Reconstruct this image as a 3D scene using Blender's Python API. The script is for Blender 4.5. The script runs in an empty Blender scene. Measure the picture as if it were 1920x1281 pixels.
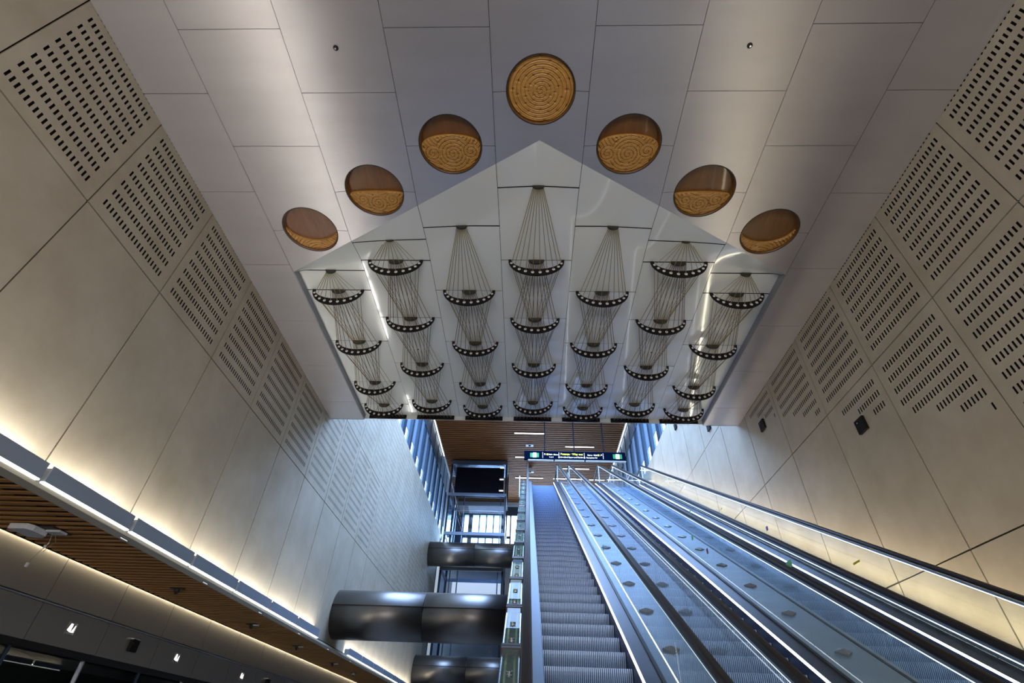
import bpy, math, random
import numpy as np
from mathutils import Matrix, Vector

S = bpy.context.scene
COL = S.collection
random.seed(7)
PI = math.pi
T30 = math.tan(math.radians(30))

# ---------------------------------------------------------------- camera
F_PX = 937.0
yaw, pit, rol = (math.radians(a) for a in (-2.534, 39.559, 2.315))
fw = np.array([math.sin(yaw) * math.cos(pit), math.cos(yaw) * math.cos(pit), math.sin(pit)])
rt = np.array([math.cos(yaw), -math.sin(yaw), 0.0])
up = np.cross(rt, fw)
rt, up = rt * math.cos(rol) + up * math.sin(rol), up * math.cos(rol) - rt * math.sin(rol)
cam_d = bpy.data.cameras.new('camera')
cam_d.sensor_fit = 'HORIZONTAL'
cam_d.sensor_width = 36.0
cam_d.lens = F_PX / 1920 * 36.0
cam_d.clip_start = 0.05
cam_d.clip_end = 300
cam = bpy.data.objects.new('camera', cam_d)
COL.objects.link(cam)
bk = -fw
cam.matrix_world = Matrix(((rt[0], up[0], bk[0], 0), (rt[1], up[1], bk[1], 0), (rt[2], up[2], bk[2], 1.6), (0, 0, 0, 1)))
S.camera = cam

# ---------------------------------------------------------------- view, world
S.view_settings.view_transform = 'Standard'
S.view_settings.look = 'None'
S.view_settings.exposure = 0.0
S.view_settings.gamma = 1.0
S.view_settings.use_curve_mapping = False
S.cycles.use_denoising = True
S.cycles.max_bounces = 8
S.cycles.diffuse_bounces = 3
S.cycles.glossy_bounces = 3
S.cycles.transmission_bounces = 4
S.cycles.transparent_max_bounces = 16
S.cycles.sample_clamp_indirect = 4.0
S.cycles.caustics_reflective = False
S.cycles.caustics_refractive = False
S.cycles.use_adaptive_sampling = True
S.cycles.adaptive_threshold = 0.03

w = bpy.data.worlds.new('overcast_sky')
S.world = w
w.use_nodes = True
wn = w.node_tree.nodes
wn['Background'].inputs['Color'].default_value = (0.60, 0.78, 1.0, 1)
wn['Background'].inputs['Strength'].default_value = 5.0


def area(name, loc, rot, size, size_y, power, color, spread=180):
    d = bpy.data.lights.new(name, 'AREA')
    d.shape = 'RECTANGLE'
    d.size = size
    d.size_y = size_y
    d.energy = power
    d.color = color
    d.spread = math.radians(spread)
    o = bpy.data.objects.new(name, d)
    o.location = loc
    o.rotation_euler = rot
    COL.objects.link(o)
    return o


# daylight outside the clerestory windows and the street front of the upper hall
area('daylight_window_left', (-6.6, 23.5, 13.9), (0, -PI / 2, 0), 2.6, 22, 1500, (0.50, 0.73, 1.0))
area('daylight_window_right', (6.8, 23.5, 13.9), (0, PI / 2, 0), 2.6, 22, 1500, (0.50, 0.73, 1.0))
area('added_sky_fill', (0.1, 17.6, 17.4), (0, 0, 0), 10, 8.6, 3000, (0.33, 0.53, 1.0))  # added blue fill over the hidden roof, shining through an invented skylight
area('daylight_street_front', (0, 41.5, 14.0), (PI / 2, 0, PI), 10, 5, 3500, (0.50, 0.72, 1.0))
# added fill lights, out of view behind and beside the viewer
area('fill_light_back', (0.0, -4.2, 3.0), (math.radians(120), 0, 0), 9, 2.5, 480, (0.98, 0.95, 0.96))
area('fill_light_side', (-9.5, 2.0, 3.4), (math.radians(100), 0, math.radians(-60)), 3, 1.0, 200, (1.0, 0.88, 0.70))

# ---------------------------------------------------------------- materials
MATS = {}


def mat(name, color, rough=0.5, metal=0.0, emit=None, estr=0.0, noise=None, bump=None, coat=0.0, spec=0.5, aniso=0.0):
    """noise=(scale xyz, colour2, detail, contrast)  bump=(scale xyz, strength, distance)"""
    m = bpy.data.materials.new(name)
    m.use_nodes = True
    nt = m.node_tree
    b = nt.nodes['Principled BSDF']
    b.inputs['Base Color'].default_value = (*color, 1)
    b.inputs['Roughness'].default_value = rough
    b.inputs['Metallic'].default_value = metal
    b.inputs['Coat Weight'].default_value = coat
    b.inputs['Coat Roughness'].default_value = 0.04
    b.inputs['Specular IOR Level'].default_value = spec
    b.inputs['Anisotropic'].default_value = aniso
    if emit:
        b.inputs['Emission Color'].default_value = (*emit, 1)
        b.inputs['Emission Strength'].default_value = estr
    tc = None
    if noise or bump:
        tc = nt.nodes.new('ShaderNodeTexCoord')
    if noise:
        sc, c2, det, con = noise
        mp = nt.nodes.new('ShaderNodeMapping')
        mp.inputs['Scale'].default_value = sc
        nz = nt.nodes.new('ShaderNodeTexNoise')
        nz.inputs['Scale'].default_value = 1.0
        nz.inputs['Detail'].default_value = det
        nz.inputs['Roughness'].default_value = 0.62
        rp = nt.nodes.new('ShaderNodeValToRGB')
        rp.color_ramp.elements[0].position = 0.5 - con
        rp.color_ramp.elements[1].position = 0.5 + con
        rp.color_ramp.elements[0].color = (*color, 1)
        rp.color_ramp.elements[1].color = (*c2, 1)
        nt.links.new(tc.outputs['Object'], mp.inputs['Vector'])
        nt.links.new(mp.outputs['Vector'], nz.inputs['Vector'])
        nt.links.new(nz.outputs['Fac'], rp.inputs['Fac'])
        nt.links.new(rp.outputs['Color'], b.inputs['Base Color'])
    if bump:
        sc, st, di = bump
        mp2 = nt.nodes.new('ShaderNodeMapping')
        mp2.inputs['Scale'].default_value = sc
        nz2 = nt.nodes.new('ShaderNodeTexNoise')
        nz2.inputs['Scale'].default_value = 1.0
        nz2.inputs['Detail'].default_value = 3
        bp = nt.nodes.new('ShaderNodeBump')
        bp.inputs['Strength'].default_value = st
        bp.inputs['Distance'].default_value = di
        nt.links.new(tc.outputs['Object'], mp2.inputs['Vector'])
        nt.links.new(mp2.outputs['Vector'], nz2.inputs['Vector'])
        nt.links.new(nz2.outputs['Fac'], bp.inputs['Height'])
        nt.links.new(bp.outputs['Normal'], b.inputs['Normal'])
    MATS[name] = m
    return m


def glass(name, tint, refl=0.5, rough=0.0, ior=1.5, dirt=0.0):
    m = bpy.data.materials.new(name)
    m.use_nodes = True
    nt = m.node_tree
    nt.nodes.remove(nt.nodes['Principled BSDF'])
    out = nt.nodes['Material Output']
    tr = nt.nodes.new('ShaderNodeBsdfTransparent')
    tr.inputs['Color'].default_value = (*tint, 1)
    gl = nt.nodes.new('ShaderNodeBsdfGlossy')
    gl.inputs['Roughness'].default_value = rough
    gl.inputs['Color'].default_value = (refl, refl, refl, 1)
    fr = nt.nodes.new('ShaderNodeFresnel')
    fr.inputs['IOR'].default_value = ior
    mx = nt.nodes.new('ShaderNodeMixShader')
    ge = nt.nodes.new('ShaderNodeNewGeometry')
    sb = nt.nodes.new('ShaderNodeMath')
    sb.operation = 'SUBTRACT'
    sb.inputs[0].default_value = 1.0
    nt.links.new(ge.outputs['Backfacing'], sb.inputs[1])
    ml = nt.nodes.new('ShaderNodeMath')
    ml.operation = 'MULTIPLY'
    nt.links.new(fr.outputs[0], ml.inputs[0])
    nt.links.new(sb.outputs[0], ml.inputs[1])
    nt.links.new(ml.outputs[0], mx.inputs[0])
    nt.links.new(tr.outputs[0], mx.inputs[1])
    nt.links.new(gl.outputs[0], mx.inputs[2])
    last = mx
    if dirt:
        df = nt.nodes.new('ShaderNodeBsdfDiffuse')
        df.inputs['Color'].default_value = (0.75, 0.85, 0.9, 1)
        m2 = nt.nodes.new('ShaderNodeMixShader')
        m2.inputs[0].default_value = dirt
        nt.links.new(mx.outputs[0], m2.inputs[1])
        nt.links.new(df.outputs[0], m2.inputs[2])
        last = m2
    nt.links.new(last.outputs[0], out.inputs[0])
    MATS[name] = m
    return m


mat('stone', (0.43, 0.365, 0.265), 0.6, noise=((1.3, 1.3, 1.3), (0.57, 0.50, 0.385), 8, 0.22), bump=((30, 30, 30), 0.08, 0.01))
mat('trim_beige', (0.72, 0.66, 0.52), 0.6)
mat('dark_gap', (0.012, 0.011, 0.010), 0.8)
mat('ceiling_metal', (0.53, 0.50, 0.515), 0.31, 0.68, noise=((0.7, 3.0, 1), (0.58, 0.55, 0.565), 4, 0.25), bump=((0.4, 4.0, 1), 0.15, 0.01))
mat('recess_edge', (0.30, 0.31, 0.34), 0.5, 0.3)
mat('white_gloss', (0.80, 0.81, 0.77), 0.12, 0.0, coat=0.6, bump=((0.7, 0.7, 1), 0.12, 0.02))
mat('timber', (0.62, 0.31, 0.10), 0.5, noise=((1.5, 18, 18), (0.42, 0.20, 0.06), 6, 0.2), spec=0.3)
mat('timber_upper', (0.34, 0.145, 0.055), 0.6, noise=((0.8, 9, 9), (0.20, 0.08, 0.03), 6, 0.2), spec=0.1)
mat('carved_wood', (0.54, 0.28, 0.065), 0.4, noise=((4, 22, 4), (0.42, 0.20, 0.04), 6, 0.2), coat=0.15)
mat('groove_shade', (0.20, 0.088, 0.02), 0.5)  # groove shade painted into the wood colour
mat('smooth_wood', (0.20, 0.085, 0.018), 0.38, noise=((20, 3, 3), (0.14, 0.055, 0.012), 6, 0.2), coat=0.2)
mat('smooth_wood_red', (0.22, 0.10, 0.05), 0.38, noise=((20, 3, 3), (0.16, 0.07, 0.035), 6, 0.2), coat=0.2)
mat('black_board', (0.014, 0.011, 0.010), 0.6, spec=0.15)
mat('hole_white', (0.85, 0.85, 0.82), 0.3)
mat('cord_yellow', (0.27, 0.21, 0.06), 0.6)
mat('cord_red', (0.15, 0.055, 0.04), 0.6)
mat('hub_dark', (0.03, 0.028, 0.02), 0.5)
mat('duct_steel', (0.25, 0.235, 0.225), 0.38, 0.95)
mat('bulkhead_metal', (0.36, 0.33, 0.29), 0.42, 0.6)
mat('box_grey', (0.36, 0.41, 0.48), 0.5, 0.2)
mat('led_white', (1, 1, 1), 0.5, emit=(1.0, 0.97, 0.90), estr=4.5)
mat('led_up', (1, 1, 1), 0.5, emit=(1.0, 0.955, 0.86), estr=42.0)
mat('led_cool', (1, 1, 1), 0.5, emit=(0.92, 0.96, 1.0), estr=5.0)
mat('led_warm', (1, 1, 1), 0.5, emit=(1.0, 0.82, 0.56), estr=34.0)
mat('led_rail', (1, 1, 1), 0.5, emit=(0.80, 0.93, 1.0), estr=2.2)
mat('led_soffit', (1, 1, 1), 0.5, emit=(1.0, 0.86, 0.60), estr=32.0)
mat('black_rubber', (0.018, 0.013, 0.011), 0.42, spec=0.25)
mat('hanger_black', (0.012, 0.014, 0.02), 0.7, spec=0.1)
mat('step_metal', (0.38, 0.53, 0.82), 0.36, 0.25)
mat('step_dark', (0.05, 0.07, 0.11), 0.5, 0.2)
mat('skirt_blue', (0.03, 0.045, 0.10), 0.35, 0.4)
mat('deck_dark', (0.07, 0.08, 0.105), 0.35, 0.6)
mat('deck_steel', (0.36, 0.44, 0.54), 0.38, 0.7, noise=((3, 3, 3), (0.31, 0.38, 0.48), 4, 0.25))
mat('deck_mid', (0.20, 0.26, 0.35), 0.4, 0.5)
mat('bright_steel', (0.70, 0.74, 0.80), 0.22, 0.9)
mat('deflector', (0.30, 0.29, 0.27), 0.4, 0.5)
mat('white_paint', (0.75, 0.75, 0.75), 0.5)
mat('floor_stone', (0.30, 0.29, 0.27), 0.35, noise=((2, 2, 2), (0.36, 0.34, 0.32), 6, 0.2))
mat('window_frame', (0.045, 0.075, 0.12), 0.4, 0.3)
mat('fin_blue', (0.12, 0.22, 0.38), 0.5, 0.1)
mat('frosted_deep', (0.035, 0.065, 0.11), 0.5, emit=(0.08, 0.18, 0.36), estr=0.35)
mat('frosted_pale', (0.11, 0.17, 0.25), 0.5, emit=(0.20, 0.36, 0.66), estr=0.5)
mat('panel_blue', (0.22, 0.27, 0.33), 0.45, 0.4)
mat('lift_black', (0.02, 0.024, 0.032), 0.25, 0.3)
mat('lift_steel', (0.20, 0.23, 0.28), 0.35, 0.8)
mat('sign_blue', (0.002, 0.006, 0.020), 0.8, spec=0.0)
mat('sign_green', (0.0, 0.22, 0.05), 0.4, emit=(0.0, 0.3, 0.06), estr=0.6)
mat('sign_white', (0.9, 0.9, 0.9), 0.4, emit=(1, 1, 1), estr=0.9)
mat('sign_yellow', (0.9, 0.85, 0.05), 0.4, emit=(0.9, 0.85, 0.05), estr=0.8)
mat('casing_tray', (0.20, 0.24, 0.21), 0.6, 0.0, spec=0.2)
mat('brass', (0.40, 0.30, 0.12), 0.4, 0.6)
mat('dark_brown', (0.035, 0.022, 0.018), 0.5)
mat('plaster_grey', (0.34, 0.33, 0.31), 0.8)
mat('sticker_green', (0.25, 0.65, 0.30), 0.5)
mat('sticker_red', (0.35, 0.03, 0.05), 0.5)
mat('sticker_purple', (0.12, 0.06, 0.25), 0.5)
mat('sticker_yellow', (0.65, 0.55, 0.05), 0.5)
mat('brick_street', (0.30, 0.34, 0.42), 0.7)
glass('rail_glass', (0.93, 0.975, 0.99), 0.9, 0.0, 1.5, 0.02)
glass('shop_glass', (0.45, 0.48, 0.48), 0.8, 0.0, 1.6)
glass('lift_glass', (0.72, 0.80, 0.90), 0.8, 0.0, 1.5)
glass('window_glass', (0.93, 0.96, 0.99), 0.6, 0.0, 1.45)
glass('casing_glass', (0.80, 0.92, 0.86), 0.35, 0.0, 1.5, 0.10)

# ---------------------------------------------------------------- helpers


class MB:
    def __init__(s):
        s.v = []
        s.f = []

    def add(s, verts, faces):
        n = len(s.v)
        s.v += [tuple(p) for p in verts]
        s.f += [tuple(i + n for i in f) for f in faces]
        return s

    def box(s, x0, x1, y0, y1, z0, z1):
        v = [(x, y, z) for z in (z0, z1) for y in (y0, y1) for x in (x0, x1)]
        return s.add(v, [(0, 2, 3, 1), (4, 5, 7, 6), (0, 1, 5, 4), (2, 6, 7, 3), (0, 4, 6, 2), (1, 3, 7, 5)])

    def ext(s, poly, h):
        """poly: 3-D points, extruded by vector h"""
        n = len(poly)
        a = [tuple(p) for p in poly]
        b = [(p[0] + h[0], p[1] + h[1], p[2] + h[2]) for p in poly]
        fs = [tuple(range(n - 1, -1, -1)), tuple(range(n, 2 * n))]
        fs += [(i, (i + 1) % n, n + (i + 1) % n, n + i) for i in range(n)]
        return s.add(a + b, fs)

    def inc(s, prof, y0, y1, base=-1.5):
        """profile [(x, h)] swept along the 30 degree incline, h vertical above the step nosing line"""
        n = len(prof)
        a = [(x, y0, base + y0 * T30 + h) for x, h in prof]
        b = [(x, y1, base + y1 * T30 + h) for x, h in prof]
        fs = [tuple(range(n)), tuple(range(2 * n - 1, n - 1, -1))]
        fs += [(i, n + i, n + (i + 1) % n, (i + 1) % n) for i in range(n)]
        return s.add(a + b, fs)

    def tube(s, pts, r, n=6, cap=True):
        pts = [Vector(p) for p in pts]
        rings = []
        for i, p in enumerate(pts):
            d = (pts[min(i + 1, len(pts) - 1)] - pts[max(i - 1, 0)]).normalized()
            a = d.cross(Vector((0, 0, 1)))
            if a.length < 1e-3:
                a = d.cross(Vector((1, 0, 0)))
            a.normalize()
            b = d.cross(a)
            rings.append([p + (a * math.cos(2 * PI * k / n) + b * math.sin(2 * PI * k / n)) * r for k in range(n)])
        base = len(s.v)
        for rg in rings:
            s.v += [tuple(q) for q in rg]
        for i in range(len(rings) - 1):
            for k in range(n):
                s.f.append((base + i * n + k, base + i * n + (k + 1) % n, base + (i + 1) * n + (k + 1) % n, base + (i + 1) * n + k))
        if cap:
            s.f.append(tuple(base + k for k in range(n - 1, -1, -1)))
            e = base + (len(rings) - 1) * n
            s.f.append(tuple(e + k for k in range(n)))
        return s

    def cyl(s, c, r, z0, z1, n=32):
        return s.ext([(c[0] + r * math.cos(2 * PI * k / n), c[1] + r * math.sin(2 * PI * k / n), z0) for k in range(n)], (0, 0, z1 - z0))

    def build(s, name, m, parent=None, smooth=False, loc=None, bevel=0.0):
        off = Vector((0, 0, 0))
        if parent is not None:
            p = parent
            while p is not None:
                off += p.location
                p = p.parent
        if loc is not None:
            off += Vector(loc)
        me = bpy.data.meshes.new(name)
        me.from_pydata([(x - off.x, y - off.y, z - off.z) for x, y, z in s.v], [], s.f)
        me.materials.append(MATS[m])
        me.update()
        if smooth:
            for p in me.polygons:
                p.use_smooth = True
        o = bpy.data.objects.new(name, me)
        if loc is not None:
            o.location = loc
        if parent is not None:
            o.parent = parent
        COL.objects.link(o)
        if bevel:
            md = o.modifiers.new('bevel', 'BEVEL')
            md.width = bevel
            md.segments = 2
        return o


def thing(name, loc, label, cat, group=None):
    o = bpy.data.objects.new(name, None)
    o.location = loc
    o.empty_display_size = 0.1
    COL.objects.link(o)
    tag(o, label, cat, group)
    return o


def tag(o, label, cat, group=None):
    o['label'] = label
    o['category'] = cat
    if group:
        o['group'] = group
    return o


def struct(o):
    o['kind'] = 'structure'
    return o


def sroot(name, loc=(0, 0, 0)):
    o = bpy.data.objects.new(name, None)
    o.location = loc
    COL.objects.link(o)
    o['kind'] = 'structure'
    return o


# ---------------------------------------------------------------- dimensions
H = 8.7
XL, XR = -5.54, 5.74
COLX = [-4.6, -3.25, -1.91, -0.55, 0.79, 2.13, 3.47, 4.8]
YE = 12.1
Y0 = -5.0
ZU = 16.6
YB = 38.0
REC = 8.85

# ---------------------------------------------------------------- floors and hidden sides
struct(MB().box(-12.0, XR + 0.3, Y0, 34, -0.2, 0.0).build('floor', 'floor_stone'))
fu = MB().box(-0.34, XR, 23.4, YB + 4, 10.95, 11.25)
fu.box(XL, -0.34, 34.2, YB + 4, 10.95, 11.25)
struct(fu.build('floor_upper', 'floor_stone'))
struct(MB().box(-12, XR + 0.3, Y0 - 0.2, Y0, 0, 9.2).build('wall_back', 'plaster_grey'))
struct(MB().box(-12.2, -12, Y0, 34, 0, 3.7).build('wall_shop', 'plaster_grey'))
struct(MB().box(-12, XR + 0.3, 34.0, 34.2, 0, 11.0).build('wall_front_lower', 'plaster_grey'))

# ---------------------------------------------------------------- main walls
PW = 1.605
YJ = [3.6 + PW * i for i in range(-5, 21)]
GAP = 0.011


def cladding(parent, side, ya, yb, za, zb, rows=None, keep=None):
    """one wall panel, 3 cm thick, optionally with slots cut through it"""
    X = XL if side < 0 else XR
    back = X + side * 0.03
    y0, y1, z0, z1 = ya + GAP, yb - GAP, za + GAP, zb - GAP
    mb = MB()
    if not rows:
        mb.box(min(X, back), max(X, back), y0, y1, z0, z1)
        return mb.build('wall_panel', 'stone', parent)
    n = 20
    ys = [ya + 0.16 + k * (PW - 0.35) / (n - 1) for k in range(n)]
    sw, sh = (0.0140, 0.050) if ya < 11.5 else ((0.011, 0.042) if za < 9 and ya < 17 else (0.0075, 0.030))  # far slots cut smaller to imitate glare washing them out
    yc = [y0]
    for y in ys:
        yc += [y - sw, y + sw]
    yc.append(y1)
    zc = [z0]
    for z in rows:
        zc += [z - sh, z + sh]
    zc.append(z1)
    for j in range(len(zc) - 1):
        if j % 2 == 0:
            mb.add([(X, y0, zc[j]), (X, y1, zc[j]), (X, y1, zc[j + 1]), (X, y0, zc[j + 1])], [(0, 1, 2, 3)])
            continue
        zz = rows[(j - 1) // 2]
        run = yc[0]
        for i in range(len(yc) - 1):
            if i % 2 == 1:
                yy = ys[(i - 1) // 2]
                if keep and not keep(yy, zz):
                    continue
                a, b, c, d = yc[i], yc[i + 1], zc[j], zc[j + 1]
                mb.add([(X, run, c), (X, a, c), (X, a, d), (X, run, d)], [(0, 1, 2, 3)])
                run = b
        mb.add([(X, run, zc[j]), (X, y1, zc[j]), (X, y1, zc[j + 1]), (X, run, zc[j + 1])], [(0, 1, 2, 3)])
    mb.add([(X, y0, z0), (X, y1, z0), (X, y1, z1), (X, y0, z1), (back, y0, z0), (back, y1, z0), (back, y1, z1), (back, y0, z1)],
           [(0, 1, 5, 4), (1, 2, 6, 5), (2, 3, 7, 6), (3, 0, 4, 7)])
    return mb.build('perforated_panel', 'stone', parent)


wl = struct(MB().box(XL - 0.35, XL - 0.045, Y0, 33.0, 3.72, 12.5).build('wall_left', 'dark_gap'))
wr = struct(MB().box(XR + 0.045, XR + 0.35, Y0, 36.0, 0, 12.4).build('wall_right', 'dark_gap'))
R2 = [6.985 + 0.22 * k for k in range(11)]
R3 = [9.60 + 0.22 * k for k in range(13)]
for i in range(len(YJ) - 1):
    ya, yb = YJ[i], YJ[i + 1]
    if yb < -3:
        continue
    yb2 = yb
    # left: plain, perforated, perforated
    if ya < 33 - PW:
        cladding(wl, -1, ya, yb2, 3.74, 6.77)
        cladding(wl, -1, ya, yb2, 6.77, 9.34, R2 if ya > 1.9 else None)
        if ya > 11:
            cladding(wl, -1, ya, yb2, 9.34, 12.5, R3)
    # right: perforation stops at a line that climbs with the escalators
    if ya < 33:
        cut = lambda y, z: z > 1.98 + T30 * y
        r1 = [6.585 - 0.2125 * k for k in range(13)][::-1]
        r1k = [z for z in r1 if cut(ya + 0.16, z)] if ya > -1 else None
        cladding(wr, 1, ya, yb, 3.83, 6.81, r1k or None, cut)
        r2 = [7.03 + 0.2125 * k for k in range(11)]
        r2k = [z for z in r2 if cut(ya + 0.16, z)]
        cladding(wr, 1, ya, yb, 6.81, 9.41, (r2k or None) if ya > -1 else None, cut)
        if ya > 11:
            cladding(wr, 1, ya, yb, 9.41, 12.4)
        if ya < 12:
            cladding(wr, 1, ya, yb, 0.9, 3.83)
# black plates set into the right wall
for k, (y, z, lab) in enumerate(((7.63, 6.14, 'black square wall plate on stone wall, largest and lowest of the diagonal line'),
                                 (10.81, 7.98, 'small black square wall plate just right of the metal ceiling end'),
                                 (14.03, 9.80, 'tiny black square wall plate peeping out below the metal ceiling corner'),
                                 (17.15, 11.62, 'tiny black wall plate below the artwork edge near the clerestory windows'))):
    p = MB().box(XR - 0.05, XR, y - 0.125, y + 0.125, z - 0.125, z + 0.125).build('wall_plate', 'black_board', bevel=0.008, loc=(XR, y, z))
    tag(p, lab, 'wall plate', 'black plates climbing the right wall')
    MB().cyl((XR - 0.0, 0), 0.0, 0, 0).v
    sc_ = MB().box(XR - 0.056, XR - 0.05, y + 0.03, y + 0.05, z + 0.05, z + 0.07).build('screw', 'bright_steel', p)
    sc_.location = (0, 0, 0)

# ---------------------------------------------------------------- metal ceiling
ceil = struct(MB().box(XL - 0.3, XR + 0.3, Y0, YE - 0.02, 9.05, 9.2).build('ceiling', 'dark_gap'))


def fold(x):
    return 3.85 + abs(x - 0.12) * 0.5715


def panel(poly, z, name, m, h=0.05):
    return MB().ext([(x, y, z) for x, y in poly][::-1], (0, 0, h)).build(name, m, ceil)


R = 0.485
G = 0.0035


def colrows(odd):
    base = 3.14 if odd else 3.94
    return [base + 1.61 * k for k in range(-5, 7)]


XC = {}
for c in range(-4, 5):
    if c == -4:
        x0, x1 = XL, COLX[0]
    elif c == 4:
        x0, x1 = COLX[7], XR
    else:
        x0, x1 = COLX[c + 3], COLX[c + 4]
    xm = (x0 + x1) / 2
    XC[c] = xm
    first = c % 2 == 0
    ys = [y for y in colrows(first)]
    if abs(c) == 4:
        ys = [y for y in ys if y < YE - 0.3] + [YE]
        for a, b in zip(ys[:-1], ys[1:]):
            panel([(x0 + G, a + G), (x1 - G, a + G), (x1 - G, b - G), (x0 + G, b - G)], H, 'metal_panel', 'ceiling_metal')
        continue
    dy = 3.13 + 0.803 * abs(c)          # disc centre, on a joint
    for a, b in zip(ys[:-1], ys[1:]):
        pl0, pl1 = fold(x0), fold(x1)
        if a >= min(pl0, pl1):
            break
        bite_lo = abs(a - dy) < 0.1
        bite_hi = abs(b - dy) < 0.1
        poly = []
        n = 24
        if bite_lo:
            poly += [(x0 + G, a + G)] + [(xm - R * math.cos(PI * k / n), dy + G + R * math.sin(PI * k / n)) for k in range(n + 1)] + [(x1 - G, a + G)]
        else:
            poly += [(x0 + G, a + G), (x1 - G, a + G)]
        if b > min(pl0, pl1, fold(xm)):
            # ends on the fold line
            poly += [(x1 - G, pl1)]
            if c == 0:
                poly += [(0.12, 3.85)]
            poly += [(x0 + G, pl0)]
            panel(poly, H, 'metal_panel', 'ceiling_metal')
            break
        if bite_hi:
            poly += [(x1 - G, b - G)] + [(xm + R * math.cos(PI * k / n), dy - G - R * math.sin(PI * k / n)) for k in range(n + 1)] + [(x0 + G, b - G)]
        else:
            poly += [(x1 - G, b - G), (x0 + G, b - G)]
        panel(poly, H, 'metal_panel', 'ceiling_metal')

# recess: sloped panels rising from the fold, then flat gloss panels cut by hanging lines
LINES = {0: [4.72, 6.34, 7.98, 9.60, 11.26], 1: [5.54, 7.16, 8.80, 10.43, 11.50],
         2: [5.83, 6.36, 7.99, 9.63, 11.27], 3: [6.63, 7.17, 8.81, 10.44, 11.50]}
for c in range(-3, 4):
    x0, x1 = COLX[c + 3] + 0.004, COLX[c + 4] - 0.004
    L = LINES[abs(c)]
    yf = L[0] - 0.012

    def rise(x, y):
        u = abs(x - 0.12)
        run = 0.9 if u < 2.2 else 0.9 - 0.75 * min(1.0, (u - 2.2) / 2.4)
        q = min(1.0, max(0.0, (y - fold(x)) * 0.868 / run))
        return H + 0.15 * (q * (1.5 - 0.5 * q * q) * 0.5 + q * 0.5)

    def sheet(ya_fn, yb_, name):
        nx, ny = 24, 16
        xs_ = sorted(set([x0 + (x1 - x0) * a / nx for a in range(nx + 1)] + ([0.12] if c == 0 else [])))
        vs_ = []
        for x in xs_:
            y_a = ya_fn(x)
            vs_ += [(x, y_a + (yb_ - y_a) * b / ny, rise(x, y_a + (yb_ - y_a) * b / ny)) for b in range(ny + 1)]
        m_ = ny + 1
        fs_ = [(a * m_ + b, a * m_ + b + 1, (a + 1) * m_ + b + 1, (a + 1) * m_ + b) for a in range(len(xs_) - 1) for b in range(ny)]
        MB().add(vs_, fs_).build(name, 'white_gloss', ceil, smooth=True)
    sheet(fold, yf, 'sloped_panel')
    ys = L + [YE]
    for a, b in zip(ys[:-1], ys[1:]):
        if a < max(fold(x0), fold(x1)) + 1.05:
            sheet(lambda x: a + 0.012, b - 0.012, 'gloss_panel')
        else:
            MB().box(x0, x1, a + 0.012, b - (0.012 if b != YE else 0), REC, REC + 0.04).build('gloss_panel', 'white_gloss', ceil)
# fascias closing the recess sides and the end
MB().box(COLX[0] - 0.0, COLX[0] + 0.02, fold(COLX[0]), YE, H, 9.05).build('recess_side', 'recess_edge', ceil)
MB().box(COLX[7] - 0.02, COLX[7], fold(COLX[7]), YE, H, 9.05).build('recess_side', 'recess_edge', ceil)
MB().box(XL, COLX[0], YE - 0.02, YE, H, 9.05).build('end_fascia', 'ceiling_metal', ceil)
MB().box(COLX[7], XR, YE - 0.02, YE, H, 9.05).build('end_fascia', 'ceiling_metal', ceil)
MB().box(COLX[0], COLX[7], YE - 0.01, YE + 0.005, 8.735, 9.05).build('end_fascia', 'white_gloss', ceil)
struct(MB().box(XL - 0.3, XR + 0.3, YE - 0.01, YE + 0.2, 9.05, ZU + 0.1).build('wall_over_ceiling', 'panel_blue'))

# ---------------------------------------------------------------- carved discs


def yb_fun(k):
    def g(x):
        q = math.sqrt(max(0.0, 1 - (x / 0.455) ** 2))
        return {0: -math.sqrt(max(0, 0.455 ** 2 - x * x)), 1: 0.04 - 0.17 * q, 2: 0.10 - 0.05 * q, 3: -0.03 + 0.31 * q}[k]
    return g


def relief(x, y, k):
    """carved rings with small notches"""
    cs = {0: [(0.0, 0.02, 1.0)], 1: [(0.02, 0.17, 0.30), (-0.29, 0.16, 0.13), (0.30, 0.12, 0.13)],
          2: [(0.0, 0.26, 0.17), (-0.25, 0.19, 0.11), (0.25, 0.19, 0.12)], 3: [(0.0, 0.55, 0.9), (-0.2, 0.38, 0.05), (0.2, 0.38, 0.05)]}[k]
    best = None
    for cx, cy, rr in cs:
        r = math.hypot(x - cx, y - cy)
        if r < rr:
            best = (cx, cy, r)
    if best is None:
        cx, cy = 0.0, -0.25
        r = math.hypot(x - cx, y - cy)
        t = r / 0.055
    else:
        cx, cy, r = best
        th = math.atan2(y - cy, x - cx)
        t = r / 0.056 - th / (2 * PI)
    fr = t - math.floor(t)
    g = math.exp(-((fr - 0.5) / 0.12) ** 2)
    th = math.atan2(y - cy, x - cx)
    notch = 0.5 + 0.5 * math.sin(th * 7 + math.floor(t) * 2.4)
    n2 = math.exp(-((notch - 1.0) / 0.03) ** 2) * (0.4 + 0.6 * math.sin(PI * fr))
    return -0.020 * g - 0.013 * n2 + 0.008 * math.sin(PI * fr)


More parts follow.
